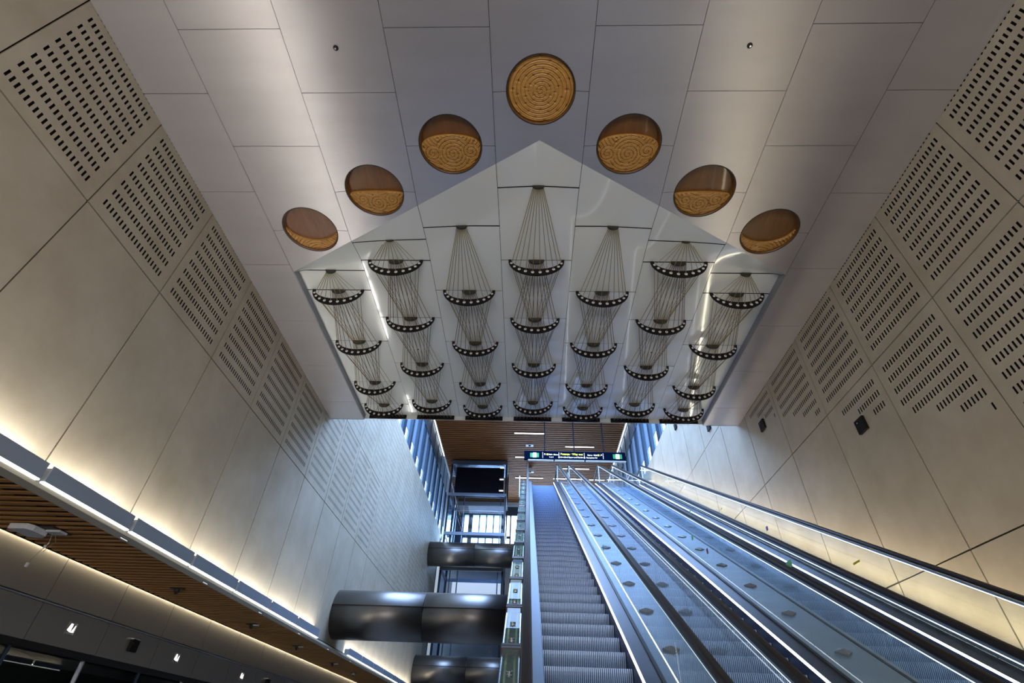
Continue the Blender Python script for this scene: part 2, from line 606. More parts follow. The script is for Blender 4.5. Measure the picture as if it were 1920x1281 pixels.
DISC = {0: 'fully carved round wooden disc at the top of the arch',
        -1: 'wooden disc mostly carved with rings, just left of the topmost disc',
        1: 'wooden disc mostly carved with rings, just right of the topmost disc',
        -2: 'wooden disc half carved, second down on the left arm of the arch',
        2: 'wooden disc half carved, second down on the right arm of the arch',
        -3: 'reddish wooden disc with only a thin carved crescent, lowest on the left arm',
        3: 'brown wooden disc with only a thin carved crescent, lowest on the right arm'}
for c in range(-3, 4):
    k = abs(c)
    x, y = XC[c], 3.13 + 0.803 * k
    d = thing('carved_disc', (x, y, H), DISC[c], 'carved disc', 'round wooden discs arched across the metal ceiling')
    n = 64
    # recessed rim
    mb = MB()
    prof = [(0.483, 0.0), (0.483, 0.16), (0.475, 0.16), (0.470, 0.012)]
    prof = [(0.484, 0.005), (0.484, 0.15), (0.40, 0.15), (0.43, 0.12), (0.455, 0.085), (0.466, 0.03), (0.470, 0.006)]
    for r_, z_ in prof:
        mb.v += [(x + r_ * math.cos(2 * PI * q / n), y + r_ * math.sin(2 * PI * q / n), H + z_) for q in range(n)]
    m_ = len(prof)
    for a in range(m_):
        b = (a + 1) % m_
        for q in range(n):
            mb.f.append((a * n + q, b * n + q, b * n + (q + 1) % n, a * n + (q + 1) % n))
    mb.build('rim', 'smooth_wood_red' if c == -3 else 'smooth_wood', d, smooth=True)
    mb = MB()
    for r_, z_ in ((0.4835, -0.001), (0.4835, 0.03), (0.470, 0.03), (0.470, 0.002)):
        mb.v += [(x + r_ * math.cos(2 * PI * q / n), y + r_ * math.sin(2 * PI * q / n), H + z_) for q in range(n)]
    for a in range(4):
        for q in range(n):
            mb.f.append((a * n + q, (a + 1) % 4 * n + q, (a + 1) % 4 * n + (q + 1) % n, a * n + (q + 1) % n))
    mb.build('dark_ring', 'hub_dark', d)  # dark ring in the gap around the wooden rim
    if k:
        MB().cyl((x, y), 0.435, H + 0.105, H + 0.15, 64).build('smooth_face', 'smooth_wood_red' if c == -3 else 'smooth_wood', d)
    g = yb_fun(k)
    RR = 0.455
    xe = RR * 0.999
    while xe > 0.1 and k and g(xe) > math.sqrt(RR * RR - xe * xe):
        xe -= 0.002
    nu, nv = (150, 150) if k == 0 else (150, 90)
    zt = H + 0.045
    vs, fs = [], []
    for i in range(nu + 1):
        u = -math.cos(PI * i / nu) * xe
        top = math.sqrt(max(0, RR * RR - u * u))
        bot = min(g(u), top)
        for j in range(nv + 1):
            v = bot + (top - bot) * j / nv
            vs.append((x + u, y + v, zt - relief(u, v, k)))
    for i in range(nu):
        for j in range(nv):
            a = i * (nv + 1) + j
            fs.append((a, a + 1, a + nv + 2, a + nv + 1))
    # edge wall of the raised carved piece
    off = len(vs)
    for i in range(nu + 1):
        p = vs[i * (nv + 1)]
        vs.append((p[0], p[1], H + 0.12))
    for i in range(nu):
        fs.append((i * (nv + 1), (i + 1) * (nv + 1), off + i + 1, off + i))
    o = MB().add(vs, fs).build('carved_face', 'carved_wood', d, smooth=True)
    o.data.materials.append(MATS['groove_shade'])  # darker colour on the groove faces stands in for their shading
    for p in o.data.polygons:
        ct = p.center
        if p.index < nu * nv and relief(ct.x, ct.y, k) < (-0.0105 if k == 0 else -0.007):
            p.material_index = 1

# sprinklers in the ceiling
for i, (x, y, z, lab) in enumerate(((-2.59, 2.56, H, 'small dark sprinkler in the metal ceiling above the left discs'),
                                    (2.78, 2.57, H, 'small dark sprinkler in the metal ceiling above the right discs'),
                                    (-2.60, 9.1, REC, 'tiny dark sprinkler among cords of the second column from the left'),
                                    (2.83, 9.1, REC, 'tiny dark sprinkler among cords of the second column from the right'))):
    t = thing('sprinkler', (x, y, z), lab, 'sprinkler', 'ceiling sprinklers')
    s_ = 1.0 if z == H else 0.6
    mb = MB()
    mb.cyl((x, y), 0.035 * s_, z - 0.008, z + 0.01, 20)
    mb.build('cup', 'black_rubber', t)
    MB().cyl((x, y), 0.014 * s_, z - 0.035, z - 0.008, 10).build('nozzle', 'bright_steel', t)

# ---------------------------------------------------------------- hanging cord sculptures
HOLES = [(-math.cos(a) * 0.492, -math.sin(a) * 0.352) for a in [math.radians(17 + 146 * k / 9) for k in range(10)]]


def crescent_mesh():
    mb = MB()
    n = 40
    o_, i_ = [], []
    for k in range(n + 1):
        a = PI * k / n
        o_.append((-math.cos(a) * 0.53, -math.sin(a) * 0.42))
        i_.append((-math.cos(a) * 0.475, -math.sin(a) * 0.26))
    t = 0.018
    # face strips with round holes cut as dark/light plugs standing proud
    for sy in (-t, t):
        b = len(mb.v)
        for (ox, oz), (ix, iz) in zip(o_, i_):
            mb.v += [(ox, sy, oz), (ix, sy, iz)]
        for k in range(n):
            q = (b + 2 * k, b + 2 * k + 2, b + 2 * k + 3, b + 2 * k + 1)
            mb.f.append(q if sy < 0 else q[::-1])
    m = 2 * (n + 1)
    for k in range(n):
        mb.f.append((2 * k, m + 2 * k, m + 2 * k + 2, 2 * k + 2))
        mb.f.append((2 * k + 1, 2 * k + 3, m + 2 * k + 3, m + 2 * k + 1))
    return mb


def ringlets(xc, yl, cr):
    for hx, hz in HOLES:
        n = 14
        r = 0.030 * (0.72 + 0.28 * min(1, abs(hz) / 0.33))
        MB().ext([(xc + hx + r * math.cos(2 * PI * k / n), yl - 0.021, REC + hz + r * math.sin(2 * PI * k / n)) for k in range(n)], (0, 0.042, 0)).build('cord_hole', 'hole_white', cr)


WORD = {-3: 'leftmost column', -2: 'second column from the left', -1: 'third column from the left', 0: 'middle column',
        1: 'third column from the right', 2: 'second column from the right', 3: 'rightmost column'}
WLAB = {k: v + ' of black crescents and taut cords' for k, v in WORD.items()}
cres_me = None
for c in range(-3, 4):
    xc = XC[c]
    L = LINES[abs(c)]
    sc = thing('cord_sculpture', (xc, L[0], REC), WLAB[c], 'hanging sculpture', 'crescent and cord columns of the ceiling artwork')
    for i, yl in enumerate(L):
        hw, hd = (0.10, 0.085) if i == 0 else (0.148, 0.10)
        n = 18
        MB().ext([(xc - hw * math.cos(PI * k / n), yl - 0.02, REC - hd * math.sin(PI * k / n)) for k in range(n + 1)], (0, 0.04, 0)).build('hub', 'hub_dark', sc)
        if i:
            mb = crescent_mesh()
            mb.v = [(a + xc, b + yl, z + REC) for a, b, z in mb.v]
            cr = mb.build('crescent_board', 'black_board', sc)
            ringlets(xc, yl, cr)
    MB().box(xc - 0.52, xc + 0.52, YE - 0.05, YE - 0.012, 8.735, REC).build('end_board', 'black_board', sc)
    zz = []
    for k in range(15):
        zz.append((xc - 0.42 + 0.05 * k, YE - 0.04, 8.745 if k % 2 == 0 else 8.655))
    MB().tube(zz, 0.0035, 4).build('looped_cord', 'cord_red' if abs(c) < 2 else 'cord_yellow', sc)
    for i in range(5):
        ey = [xc - 0.44 + 0.88 * k / 9 for k in range(10)]
        for k in range(10):
            hw = (0.085 if i == 0 else 0.13)
            s0 = (xc + hw * (k - 4.5) / 4.5, L[i] + 0.02, REC - (0.03 + 0.05 * math.sin(PI * (k + 0.5) / 10)))
            pts = [s0]
            if i + 1 < 5:
                hx, hz = HOLES[k]
                pts.append((xc + hx, L[i + 1] + 0.0, REC + hz))
            if i + 2 < 5:
                kk = k
                pts.append((xc + 0.13 * (kk - 4.5) / 4.5, L[i + 2] - 0.02, REC - (0.03 + 0.05 * math.sin(PI * (k + 0.5) / 10))))
            else:
                pts.append((ey[k], YE - 0.05, 8.79))
            MB().tube(pts, 0.0054, 4).build('cord', 'cord_yellow' if i % 2 == 0 else 'cord_red', sc)

# ---------------------------------------------------------------- steel ducts
for (y, z, lab) in ((16.35, 4.62, 'large brushed steel duct crossing the shaft, nearest and biggest'),
                    (29.6, 10.28, 'upper far steel duct crossing in front of the glass lift'),
                    (29.6, 4.70, 'lower far steel duct at the bottom edge, below the biggest duct')):
    r = 0.645
    t = thing('steel_duct', (XL, y, z), lab, 'duct', 'round steel ducts crossing the shaft')
    for (a, b) in ((XL + 0.002, -2.93), (-2.91, -0.28), (-0.26, 5.6)):
        n = 72
        mb = MB()
        for xx in (a, b):
            mb.v += [(xx, y + r * math.cos(2 * PI * k / n), z + r * math.sin(2 * PI * k / n)) for k in range(n)]
        for k in range(n):
            mb.f.append((k, (k + 1) % n, n + (k + 1) % n, n + k))
        mb.f.append(tuple(range(n))[::-1])
        mb.f.append(tuple(range(n, 2 * n)))
        o = mb.build('duct_section', 'duct_steel', t)
        for p in o.data.polygons:
            p.use_smooth = len(p.vertices) == 4
    ang = math.radians(168)
    MB().box(XL + .002, 5.6, y - r - 0.004, y - r + 0.02, z + 0.13, z + 0.142).build('seam', 'black_rubber', t)
    for xx in (-2.92, -0.27):
        n = 48
        mb = MB()
        for q in (xx - 0.01, xx + 0.01):
            mb.v += [(q, y + (r - 0.006) * math.cos(2 * PI * k / n), z + (r - 0.006) * math.sin(2 * PI * k / n)) for k in range(n)]
        for k in range(n):
            mb.f.append((k, (k + 1) % n, n + (k + 1) % n, n + k))
        mb.build('joint_ring', 'black_rubber', t)

# ---------------------------------------------------------------- low timber soffit, bulkhead, storefront
XS = -7.0
ZS = 3.7
cl = struct(MB().box(-12, XL + 0.02, Y0, 34, ZS + 0.05, ZS + 0.12).build('ceiling_lower', 'dark_gap'))
mb = MB()
y = 1.5
while y < 33.8:
    mb.box(XS + 0.05, XL - 0.015, y, y + 0.075, ZS, ZS + 0.05)
    y += 0.165
mb.build('timber_slats', 'timber', cl)
struct(MB().box(XL - 0.015, XL + 0.17, Y0, 33, ZS, ZS + 0.04).build('trim_1', 'trim_beige'))
struct(MB().box(XL - 0.35, XL - 0.2, Y0, 33, ZS + 0.02, ZS + 0.25).build('trim_2', 'dark_gap'))
bw = struct(MB().box(XS - 0.4, XS - 0.03, Y0, 33.8, 2.55, ZS).build('wall_bulkhead', 'dark_gap'))
yj = [7.89 + 1.51 * k for k in range(-5, 17)]
for a, b in zip(yj[:-1], yj[1:]):
    MB().box(XS - 0.03, XS, a + 0.008, b - 0.008, 3.13, ZS + 0.04).build('bulkhead_panel', 'bulkhead_metal', bw)
    MB().box(XS - 0.03, XS, a + 0.008, b - 0.008, 2.63, 3.09).build('bulkhead_panel', 'bulkhead_metal', bw)
MB().box(XS - 0.02, XS + 0.015, yj[0], yj[-1], 3.095, 3.115).build('reveal_strip', 'bright_steel', bw)
MB().box(XS + 0.005, XS + 0.04, Y0, 33, ZS + 0.03, ZS + 0.045).build('light_strip', 'led_soffit', bw)
MB().box(XS + 0.045, XS + 0.055, Y0, 33, ZS - 0.012, ZS + 0.05).build('light_lip', 'dark_gap', bw)
sf = sroot('window_1', (XS, 0, 0))
MB().box(XS - 0.16, XS - 0.15, Y0, 33.8, 0, 2.6).build('pane', 'shop_glass', sf)
for k, a in enumerate(yj):
    MB().box(XS - 0.15, XS - 0.12, a - 0.012, a + 0.012, 0, 2.6).build('mullion', 'window_frame' if k % 2 else 'bright_steel', sf)
# lit back wall inside the shop behind the glass
struct(MB().box(-9.1, -9.0, Y0, 33, 0, 3.7).build('wall_shop_inner', 'plaster_grey'))
for k in range(-1, 2):
    yy = 6.2 + 1.9 * k
    t = thing('shop_light', (-9.0, yy, 3.0), ('linear lamp inside the shop, behind the nearest glass', 'linear lamp inside the shop, next to the first', 'linear lamp inside the shop, farthest along')[k + 1], 'lamp', 'lamps inside the shop')
    MB().box(-8.99, -8.90, yy, yy + 1.75, 3.0, 3.05).build('lamp_body', 'box_grey', t)
    MB().box(-8.985, -8.91, yy + 0.02, yy + 1.73, 3.051, 3.06).build('diffuser', 'led_white', t)

# small square lights and loudspeakers in the bulkhead
for y, lab in ((8.63, 'small lit square recessed in the dark bulkhead, nearest one'), (11.66, 'small lit square recessed in the dark bulkhead, between the two speaker plates'),
               (14.67, 'small lit square recessed in the dark bulkhead, farthest one')):
    t = thing('recessed_light', (XS, y, 2.89), lab, 'light', 'square recessed lights in the bulkhead')
    z = 2.885
    mb = MB()
    for a, b, c_, d_ in ((y - .09, y + .09, z + .075, z + .085), (y - .09, y + .09, z - .085, z - .075), (y - .09, y - .08, z - .075, z + .075), (y + .08, y + .09, z - .075, z + .075)):
        mb.box(XS - 0.01, XS + 0.012, a, b, c_, d_)
    mb.build('frame', 'bulkhead_metal', t)
    MB().box(XS + 0.001, XS + 0.004, y - .08, y + .08, z - .075, z + .075).build('back_plate', 'bright_steel', t)
    MB().add([(XS + .006, y - .07, z - .03), (XS + .006, y + .005, z - .05), (XS + .006, y + .0, z + .06), (XS + .006, y - .04, z + .06)], [(0, 1, 2, 3)]).build('lamp', 'led_white', t)
    MB().add([(XS + .006, y + .02, z - .05), (XS + .006, y + .07, z - .045), (XS + .006, y + .065, z + .05)], [(0, 1, 2)]).build('lamp', 'led_white', t)
for y, lab in ((10.18, 'black box with pale top set in the dark bulkhead, nearer one'), (16.2, 'black box set in the dark bulkhead near the bottom edge, farther one')):
    t = thing('speaker_box', (XS, y, 2.9), lab, 'speaker', 'black boxes in the bulkhead')
    MB().box(XS, XS + 0.06, y - .1, y + .1, 2.79, 2.97).build('body', 'black_board', t, bevel=0.005)
    MB().box(XS, XS + 0.065, y - .1, y + .1, 2.97, 2.985).build('lid', 'bright_steel', t)
    MB().box(XS + .06, XS + .064, y - .08, y - .07, 2.9, 2.91).build('screw', 'bright_steel', t)

# wireless unit with dangling cables on the soffit
t = thing('wireless_unit', (-6.33, 6.45, ZS), 'white box with dangling cables fixed under the timber soffit', 'wireless unit')
MB().ext([(-6.58, 6.26, ZS - .02), (-6.34, 6.26, ZS - .02), (-6.30, 6.34, ZS - .02), (-6.30, 6.56, ZS - .02), (-6.40, 6.64, ZS - .02), (-6.58, 6.60, ZS - .02)], (0, 0, -0.07)).build('box', 'white_paint', t, bevel=0.008)
MB().box(-6.5, -6.12, 6.4, 6.72, ZS - .02, ZS).build('back_plate', 'hub_dark', t)
MB().box(-6.29, -6.10, 6.50, 6.64, ZS - .045, ZS - .02).build('bracket', 'white_paint', t)
MB().tube([(-6.22, 6.55, ZS - .045), (-6.24, 6.6, ZS - .16), (-6.27, 6.58, ZS - .26), (-6.33, 6.6, ZS - .34), (-6.38, 6.62, ZS - .40)], 0.004, 5).build('cable', 'bright_steel', t)
MB().tube([(-6.19, 6.56, ZS - .045), (-6.18, 6.62, ZS - .14), (-6.22, 6.6, ZS - .22), (-6.25, 6.6, ZS - .27)], 0.004, 5).build('cable', 'cord_yellow', t)
MB().box(-6.39, -6.365, 6.61, 6.635, ZS - .45, ZS - .40).build('plug', 'white_paint', t)
MB().box(-6.255, -6.235, 6.57, 6.59, ZS - .23, ZS - .19).build('plug', 'white_paint', t)
SENS = ((9.55, 'small black round sensor under the timber soffit, nearest'), (12.7, 'black camera with a white arm under the timber soffit'),
        (15.64, 'small black and white ceiling fitting past the camera'), (18.92, 'small dark fitting below the timber soffit near the duct'),
        (21.47, 'oval pale fitting, farthest on the timber soffit'))
for k, (y, lab) in enumerate(SENS):
    x = -6.2
    t = thing('ceiling_sensor', (x, y, ZS), lab, 'sensor', 'fittings along the timber soffit')
    MB().box(x - .12, x + .12, y - .05, y + .05, ZS - .012, ZS).build('base_plate', 'hub_dark', t)
    MB().cyl((x, y), 0.045, ZS - .07, ZS - .012, 20).build('housing', 'hub_dark' if k != 4 else 'white_paint', t, bevel=0.01)
    MB().cyl((x, y), 0.022, ZS - .10, ZS - .07, 16).build('lens', 'black_rubber', t)
    if k in (1, 2, 3):
        MB().box(x + .04, x + .17, y - .02, y + .02, ZS - .04, ZS - .015).build('arm', 'white_paint', t)
SL = ('nearest', 'second nearest', 'third nearest', 'third farthest', 'second farthest', 'farthest')
for k, y in enumerate((6.85, 9.10, 11.4, 13.72, 16.03, 18.35)):
    t = thing('edge_downlight', (-5.48, y, ZS), 'tiny slim downlight in the pale trough edge beside the timber, ' + SL[k], 'light', 'slim downlights along the trough edge')
    MB().box(-5.485, -5.455, y - .10, y + .10, ZS - .01, ZS).build('frame', 'bright_steel', t)
    MB().box(-5.475, -5.465, y - .07, y + .07, ZS - .013, ZS - .01).build('diffuser', 'sign_white', t)

# ---------------------------------------------------------------- wall uplights along the foot of the left wall
ULAB = []
bnd = [0.32 + 1.605 * k for k in range(10)]
runs = [(bnd[i], bnd[i + 1]) for i in range(9)]
run2 = [(17.62 + 1.605 * k, 17.62 + 1.605 * (k + 1)) for k in range(7)]
names1 = ['out by the viewer, first', 'out by the viewer, second', 'cut by the picture edge', 'the longest seen whole', 'second fully in view',
          'third fully in view', 'fourth fully in view', 'fifth fully in view', 'last before the big duct']
names2 = ['first beyond the big duct', 'second beyond the big duct', 'third beyond the big duct', 'fourth beyond the big duct', 'fifth beyond the big duct', 'sixth beyond the big duct', 'seventh beyond the big duct']
for (a, b), nm in list(zip(runs, names1)) + list(zip(run2, names2)):
    a2, b2 = a + 0.035, b - 0.035
    t = thing('wall_uplight', (XL, (a + b) / 2, 3.75), 'grey linear light box at the stone wall foot, ' + nm, 'wall light', 'linear light boxes at the foot of the left wall')
    xo = XL + 0.185
    mb = MB()
    mb.box(xo - 0.012, xo, a2, b2, 3.775, 3.955)      # front
    mb.box(XL + 0.03, xo - 0.012, a2, a2 + 0.01, 3.775, 3.93)
    mb.box(XL + 0.03, xo - 0.012, b2 - 0.01, b2, 3.775, 3.93)
    mb.box(XL + 0.03, xo - 0.012, a2 + 0.01, b2 - 0.01, 3.775, 3.79)
    mb.build('housing', 'box_grey', t)
    MB().box(XL + 0.05, xo - 0.03, a2 + 0.03, b2 - 0.03, 3.80, 3.815).build('upper_lamp', 'led_up', t)
    MB().box(xo - 0.05, xo - 0.002, a2, b2, 3.758, 3.775).build('lower_diffuser', 'led_white', t)

for k in range(4):
    a2, b2 = 18.7 + 1.605 * k, 20.23 + 1.605 * k
    t = thing('wall_uplight', (XR, (a2 + b2) / 2, 3.75), 'grey linear light box beneath the escalators, ' + ('nearest of four reflected in the shop glass', 'second nearest reflected in the shop glass', 'second farthest reflected in the shop glass', 'farthest reflected in the shop glass')[k], 'wall light', 'light boxes under the escalators')
    xo = XR - 0.185
    MB().box(xo, xo + 0.012, a2, b2, 3.775, 3.955).box(xo + .012, XR - .03, a2, b2, 3.775, 3.79).build('housing', 'box_grey', t)
    MB().box(xo + .03, XR - 0.05, a2 + 0.03, b2 - 0.03, 3.80, 3.815).build('upper_lamp', 'led_up', t)
    MB().box(xo + .002, xo + 0.05, a2, b2, 3.758, 3.775).build('lower_diffuser', 'led_white', t)

# ---------------------------------------------------------------- escalators
YT = 22.1
ZT = -1.5 + YT * T30


def step_mesh():
    """one step, body with curved riser; origin at the nosing, centre"""
    mb = MB()
    d, h = 0.362, 0.362 * T30
    prof = [(0.004 + 0.05 * (q / 6) ** 1.6, -h * q / 6) for q in range(7)]
    pts = prof + [(d, -h), (d, 0.0)]
    mb.ext([(-.5, y, z) for y, z in pts], (1.0, 0, 0))
    return mb


def cleat_mesh():
    mb = MB()
    d, h = 0.362, 0.362 * T30
    n = 44
    p = 1.0 / n
    prof = [(-0.006 + 0.05 * (q / 6) ** 1.6, -h * 0.97 * q / 6) for q in range(7)]
    for k in range(n):
        x0 = -.5 + k * p + p * 0.22
        x1 = x0 + p * 0.56
        mb.box(x0, x1, -0.002, d, 0.0, 0.008)
        b = len(mb.v)
        for y, z in prof:
            mb.v += [(x0, y, z), (x1, y, z), (x0, y + 0.012, z), (x1, y + 0.012, z)]
        for q in range(6):
            i0, i1 = b + 4 * q, b + 4 * q + 4
            mb.f += [(i0, i0 + 1, i1 + 1, i1), (i0, i1, i1 + 2, i0 + 2), (i0 + 1, i0 + 3, i1 + 3, i1 + 1)]
    return mb


def as_mesh(mb, m, nm):
    me = bpy.data.meshes.new(nm)
    me.from_pydata(mb.v, [], mb.f)
    me.materials.append(MATS[m])
    return me


ME_STEP = as_mesh(step_mesh(), 'step_dark', 'step')
ME_CLEAT = as_mesh(cleat_mesh(), 'step_metal', 'cleats')
NST = 55
SP = 0.362


def P(x, y, h):
    return (x, y, -1.5 + y * T30 + h)


def escalator(c, hl, hr, lab, leftlook):
    base_y = 2.6
    e = thing('escalator', (c, base_y, 0), lab, 'escalator', 'three parallel escalators')
    off = Vector((c, base_y, 0))
    for k in range(NST):
        y = YT - SP * k + 0.18
        if k == 0:
            continue
        z = -1.5 + y * T30
        s = bpy.data.objects.new('step', ME_STEP)
        s.location = Vector((c, y, z)) - off
        s.parent = e
        COL.objects.link(s)
        q = bpy.data.objects.new('cleats', ME_CLEAT)
        q.parent = s
        COL.objects.link(q)
    MB().box(c - .5, c + .5, YT + 0.1, 23.4, ZT - 0.1, ZT - 0.005).build('comb_plate', 'step_metal', e)
    ya, yb = 2.8, YT
    MB().inc([(c - .5, -0.75), (c + .5, -0.75), (c + .5, -0.30), (c - .5, -0.30)], ya + 1.3, yb).build('truss', 'deck_dark', e)
    for s in (-1, 1):
        g = hl if s < 0 else hr            # glass line
        xs = c + s * 0.503
        xo = c + s * 0.515
        MB().inc(sorted_prof([(xs, -0.30), (xo, -0.30), (xo, 0.12), (xs, 0.12)]), ya, yb + .2).build('skirt', 'skirt_blue', e)
        # sloping inner deck from skirt to glass
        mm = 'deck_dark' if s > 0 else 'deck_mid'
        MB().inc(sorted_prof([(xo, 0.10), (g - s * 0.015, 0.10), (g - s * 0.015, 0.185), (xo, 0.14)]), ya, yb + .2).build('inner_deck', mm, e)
        if s > 0:
            MB().inc(sorted_prof([(c + .501, 0.118), (c + .519, 0.118), (c + .519, 0.146), (c + .501, 0.140)]), ya, yb).build('skirt_light', 'led_cool', e)
        MB().inc(sorted_prof([(g - .02, 0.17), (g + .02, 0.17), (g + .02, 0.205), (g - .02, 0.205)]), ya, yb + .2).build('glass_channel', 'black_rubber', e)
        # glass panels
        y = ya
        pl_ = 1.31
        while y < yb - 0.3:
            y2 = min(y + pl_, yb - 0.1)
            MB().inc([(g - .005, 0.20), (g + .005, 0.20), (g + .005, 1.02), (g - .005, 1.02)], y + .006, y2 - .006).build('glass_panel', 'rail_glass', e)
            y = y2
        # handrail
        hh = 1.13
        pr = [(g + dx, hh + dz) for dx, dz in ((-.03, -.075), (-.042, -.06), (-.045, -.03), (-.035, -.006), (-.015, 0), (.015, 0), (.035, -.006), (.045, -.03), (.042, -.06), (.03, -.075))]
        mb = MB()
        ypk = YT - 0.15
        mb.inc(pr, ya - 0.2, ypk)
        # top end levels out over the landing
        a = [(x, ypk, -1.5 + ypk * T30 + h) for x, h in pr]
        b = [(x, ypk + 1.8, -1.5 + ypk * T30 + h) for x, h in pr]
        n = len(pr)
        mb.add(a + b, [tuple(range(2 * n - 1, n - 1, -1))] + [(i, n + i, n + (i + 1) % n, (i + 1) % n) for i in range(n)])
        mb.build('handrail', 'black_rubber', e)
        MB().inc([(g - .022, 1.02), (g + .022, 1.02), (g + .022, 1.057), (g - .022, 1.057)], ya, ypk).build('handrail_track', 'deck_steel', e)
        MB().inc([(g - .014, 1.004), (g + .014, 1.004), (g + .014, 1.02), (g - .014, 1.02)], ya, ypk).build('handrail_light', 'led_rail', e)
        # bright end post and landing glass
        z0 = ZT + 0.05
        MB().box(g - .02, g + .02, ypk - .02, ypk + .03, z0, -1.5 + ypk * T30 + 1.03).build('end_post', 'white_paint', e)
        MB().box(g - .005, g + .005, ypk + .05, ypk + 1.75, z0, -1.5 + ypk * T30 + 1.03).build('landing_glass', 'rail_glass', e)
        if s < 0:
            MB().box(g - .02, g + .02, ypk + 0.75, ypk + .80, z0, -1.5 + ypk * T30 + 1.03).build('landing_post', 'white_paint', e)
    return e


def sorted_prof(p):
    cx = sum(a for a, _ in p) / len(p)
    cz = sum(b for _, b in p) / len(p)
    return sorted(p, key=lambda q: math.atan2(q[1] - cz, q[0] - cx))


E1 = escalator(0.71, 0.01, 1.40, 'escalator with open grey steps in view, nearest the glass lift', True)
E2 = escalator(2.64, 1.95, 3.33, 'middle escalator between the two sloping steel decks', False)
E3 = escalator(4.66, 3.98, 5.34, 'escalator next to the stone wall, seen through glass', False)

# stickers on the glass
for (e, x, y, h, sy, sh, m) in ((E1, 1.40, 9.4, 0.62, .05, .10, 'sticker_green'), (E2, 3.33, 10.3, 0.62, .05, .09, 'sticker_green'), (E3, 3.98, 8.05, 0.80, .09, .10, 'sticker_green'),
                                (E3, 3.98, 12.1, 0.80, .05, .10, 'sticker_green'), (E2, 3.33, 9.6, 0.55, .04, .09, 'sticker_red'), (E3, 5.34, 11.3, 0.62, .05, .09, 'sticker_purple'),
                                (E3, 5.34, 8.6, 0.70, .10, .035, 'sticker_yellow'), (E3, 5.34, 13.6, 0.62, .07, .035, 'sticker_yellow')):
    sg = -1
    z = -1.5 + y * T30 + h
    MB().box(x - .009, x - .0055, y - sy, y + sy, z - sh / 2, z + sh / 2).build('sticker', m, e)

# ---------------------------------------------------------------- sloping decks between the escalators
DL = ['nearest', 'second']


def deck(x0, x1, lab, dia, name='sloping_deck'):
    d = thing(name, ((x0 + x1) / 2, 2.8, 0), lab, 'sloping deck', 'steel decks along the escalators')
    MB().inc([(x0, 0.0), (x1, 0.0), (x1, 0.2), (x0, 0.2)], 2.8, YT + .1).build('deck_plate', 'deck_steel', d)
    if dia:
        k = 0
        y = dia - 3 * 1.057
        while y < YT - 0.5:
            xc = (x0 + x1) / 2
            c0 = P(xc, y, 0.2)
            mb = MB()
            up_ = 0.035
            q = [P(xc - .10, y, 0.2), P(xc, y - .085, 0.2), P(xc + .10, y, 0.2), P(xc, y + .085, 0.2)]
            q2 = [(p[0], p[1] - .5 * .02, p[2] + .87 * .02) for p in q]
            ap = (c0[0], c0[1] - .5 * .05, c0[2] + .87 * .05)
            mb.add(q + q2 + [ap], [(0, 1, 5, 4), (1, 2, 6, 5), (2, 3, 7, 6), (3, 0, 4, 7), (4, 5, 8), (5, 6, 8), (6, 7, 8), (7, 4, 8), (3, 2, 1, 0)])
            mb.build('slide_stop', 'deflector', d)
            y += 1.057
            k += 1
    return d


deck(1.425, 1.925, 'steel deck with diamond studs beside the open grey steps', 6.72)
deck(3.355, 3.955, 'steel deck with diamond studs between the middle escalator and the wall side one', 6.78)
DK3 = deck(5.365, XR - 0.005, 'narrow studless steel deck against the stone wall', None)

wash = DK3
MB().inc([(5.38, 0.20), (5.46, 0.20), (5.46, 0.235), (5.38, 0.235)], 2.9, YT).build('added_wash_base', 'deck_dark', wash)  # base of the added wash strip
MB().inc([(5.385, 0.236), (5.455, 0.236), (5.455, 0.245), (5.385, 0.245)], 2.9, YT).build('added_wash_strip', 'led_warm', wash)  # added warm glowing strip, itself unseen, to brighten the stone wall

MB().inc([(5.368, 0.20), (5.376, 0.20), (5.376, 0.305), (5.368, 0.305)], 2.9, YT).build('added_wash_lip', 'deck_dark', wash)  # added lip that keeps the glowing strip out of sight

# stepped glass casing on the open side
gc = thing('glass_casing', (-0.165, 2.8, 0), 'narrow segmented glass casing with star clamps beside the lift-side handrail', 'glass casing')
x0, x1 = -0.268, -0.062
MB().inc([(x0, -.10), (x1, -.10), (x1, -.07), (x0, -.07)], 2.8, YT).build('tray', 'casing_tray', gc)
for xx in (-0.215, -0.115):
    MB().inc([(xx - .012, .10), (xx + .012, .10), (xx + .012, .13), (xx - .012, .13)], 2.8, YT).build('rail', 'brass', gc)
for xx in (x0, x1 - 0.014):
    MB().inc([(xx, -.07), (xx + .014, -.07), (xx + .014, .14), (xx, .14)], 2.8, YT).build('side_rail', 'bright_steel', gc)
y = 6.68 - 3 * 1.147
i = 0
while y < YT - 0.3:
    y2 = min(y + 1.147, YT)
    MB().inc([(x0 + .012, .17), (x1 - .012, .17), (x1 - .012, .18), (x0 + .012, .18)], y + .12, y2 - .015).build('glass_cover', 'casing_glass', gc)
    for q in (0.0, 0.065):
        MB().inc([(x0 - .01, .12), (x1 + .01, .12), (x1 + .01, .19), (x0 - .01, .19)], y + q, y + q + .045).build('crossbar', 'dark_brown', gc)
    for q in (0.19, 0.62):
        mb = MB()
        cc = Vector(P((x0 + x1) / 2, y + q, 0.19))
        dv = Vector((0, math.cos(PI / 6), math.sin(PI / 6)))
        for a in range(4):
            an = PI / 4 + a * PI / 2
            tip = cc + Vector((1, 0, 0)) * 0.045 * math.cos(an) + dv * 0.07 * math.sin(an)
            mb.tube([cc, tip], 0.007, 6)
        mb.tube([cc - Vector((0, 0, .03)), cc + Vector((0, 0, .02))], 0.016, 10)
        mb.build('star_clamp', 'bright_steel', gc)
    y = y2
